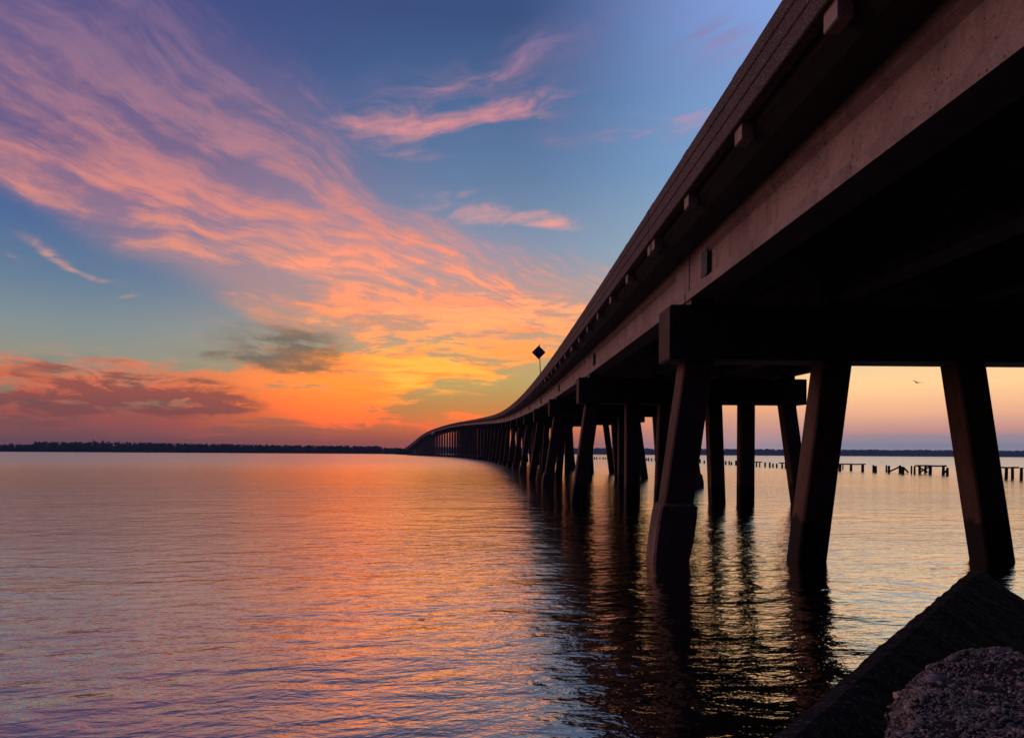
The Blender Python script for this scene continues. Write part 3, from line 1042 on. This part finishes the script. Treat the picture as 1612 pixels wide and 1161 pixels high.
# broken lump of pebble concrete lying on the slab
def outline(t):
    """plan outline of the lump, metres (x, y)"""
    P = [(.50, .80), (.60, 1.05), (.625, 1.13), (.66, 1.22), (.73, 1.27), (.74, 1.32), (.80, 1.40), (.89, 1.57), (.99, 1.66), (1.13, 1.70), (1.20, 1.66), (1.30, 1.69), (1.60, 1.60), (1.75, 1.30), (1.60, .85), (1.2, .65), (.8, .62)]
    n_ = len(P); q_ = t * n_; i = int(q_) % n_; u_ = q_ - int(q_)
    a_, b_ = P[i], P[(i + 1) % n_]
    return Vector((a_[0] - .035 + (b_[0] - a_[0]) * u_, a_[1] + (b_[1] - a_[1]) * u_, 0))


lc = Vector((1.12, 1.15, 0)); TOPZ = EYE - .462


def lump(t, r_, lower=False):
    o = outline(t)
    p = lc + (o - lc) * r_
    z = TOPZ + .03 * noise.noise(Vector((p.x * 5, p.y * 5, 1))) + .012 * noise.noise(Vector((p.x * 18, p.y * 18, 1)))
    z -= .10 * max(0, r_ - .86) ** 1.6 * 20
    return Vector((p.x, p.y, z))


rings = []; NT = 160
prof = [(0.02, 0), (.25, 0), (.5, 0), (.7, 0), (.82, 0), (.9, 0), (.95, 0), (.98, 0), (1.0, 0), (1.0, .05), (.985, .11), (.96, .17), (.93, .26), (.9, .6)]
for r_, dz_ in prof:
    ring = []
    for i in range(NT):
        p = lump(i / NT, r_)
        if dz_:
            p.z = lump(i / NT, 1.0).z - dz_
            nn = noise.noise(p * 12) * .02; d_ = (p - lc); d_.z = 0; d_.normalize(); p += d_ * nn
        ring.append(p)
    rings.append(ring)
mb = MB(); mb.loft(rings)
root = empty('broken_concrete', (lc.x, lc.y, TOPZ - .5))
tag(root, 'rough lump of broken concrete full of exposed pebbles, bottom right corner', 'concrete lump')
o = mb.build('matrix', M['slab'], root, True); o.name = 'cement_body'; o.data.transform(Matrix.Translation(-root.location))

ico = bmesh.new(); bmesh.ops.create_icosphere(ico, subdivisions=1, radius=1.0)
IV = [v.co.copy() for v in ico.verts]; IF = [tuple(v.index for v in f.verts) for f in ico.faces]; ico.free()
r = random.Random(12); PV = []; PF = []
cnt = 0
while cnt < 26000:
    t = r.random()
    o_ = outline(t)
    if r.random() < .30:                         # pebbles in the broken side
        dz_ = r.random() * .2
        if o_.x > 1.35 and r.random() < .8: continue
        p = lump(t, 1.0); p.z -= dz_
        d_ = (p - lc); d_.z = 0; d_.normalize()
        p += d_ * (noise.noise(p * 12) * .02 - dz_ * .25)
    else:
        p = lump(t, math.sqrt(r.random()) * .995)
        if p.y < .85 or p.x > 1.55: continue
    s0 = .0023 * math.exp(r.gauss(0, .42))
    if r.random() < .02: s0 *= 2.2
    rot = Matrix.Rotation(r.random() * 6.28, 3, 'Z') @ Matrix.Rotation(r.uniform(-.5, .5), 3, 'X') @ Matrix.Rotation(r.uniform(-.5, .5), 3, 'Y')
    sc3 = Vector((s0 * r.uniform(.9, 1.5), s0 * r.uniform(.8, 1.1), s0 * r.uniform(.55, .9)))
    k_ = len(PV); ph = Vector((r.random() * 9, r.random() * 9, 0))
    for v in IV:
        u_ = v * (1 + .5 * noise.noise(v * 1.3 + ph))
        PV.append(p + rot @ Vector((u_.x * sc3.x, u_.y * sc3.y, u_.z * sc3.z)) - root.location)
    PF += [tuple(i + k_ for i in f) for f in IF]
    cnt += 1
me_ = mesh_from(PV, PF, 'pebbles')
for p_ in me_.polygons: p_.use_smooth = True
tag(link('pebbles', me_, root, M['pebble']), kind='stuff')

# ------------------------------------------------------------------ evening haze over the river
bm = bmesh.new(); bmesh.ops.create_cube(bm, size=1.0)
bmesh.ops.transform(bm, matrix=Matrix.Translation((0, 1900, 29.5)) @ Matrix.Diagonal((7600, 4100, 63, 1)), verts=bm.verts)
me_ = bpy.data.meshes.new('haze'); bm.to_mesh(me_); bm.free()
m = bpy.data.materials.new('haze_air'); m.use_nodes = True
for n_ in list(m.node_tree.nodes):
    m.node_tree.nodes.remove(n_)
q = G(m.node_tree)
pv = q.n('ShaderNodeVolumePrincipled'); pv.inputs['Color'].default_value = (.42, .62, 1, 1); pv.inputs['Density'].default_value = 1.3e-4
mo = q.n('ShaderNodeOutputMaterial'); q.nt.links.new(pv.outputs[0], mo.inputs['Volume'])
tag(link('haze', me_, None, m), kind='stuff')
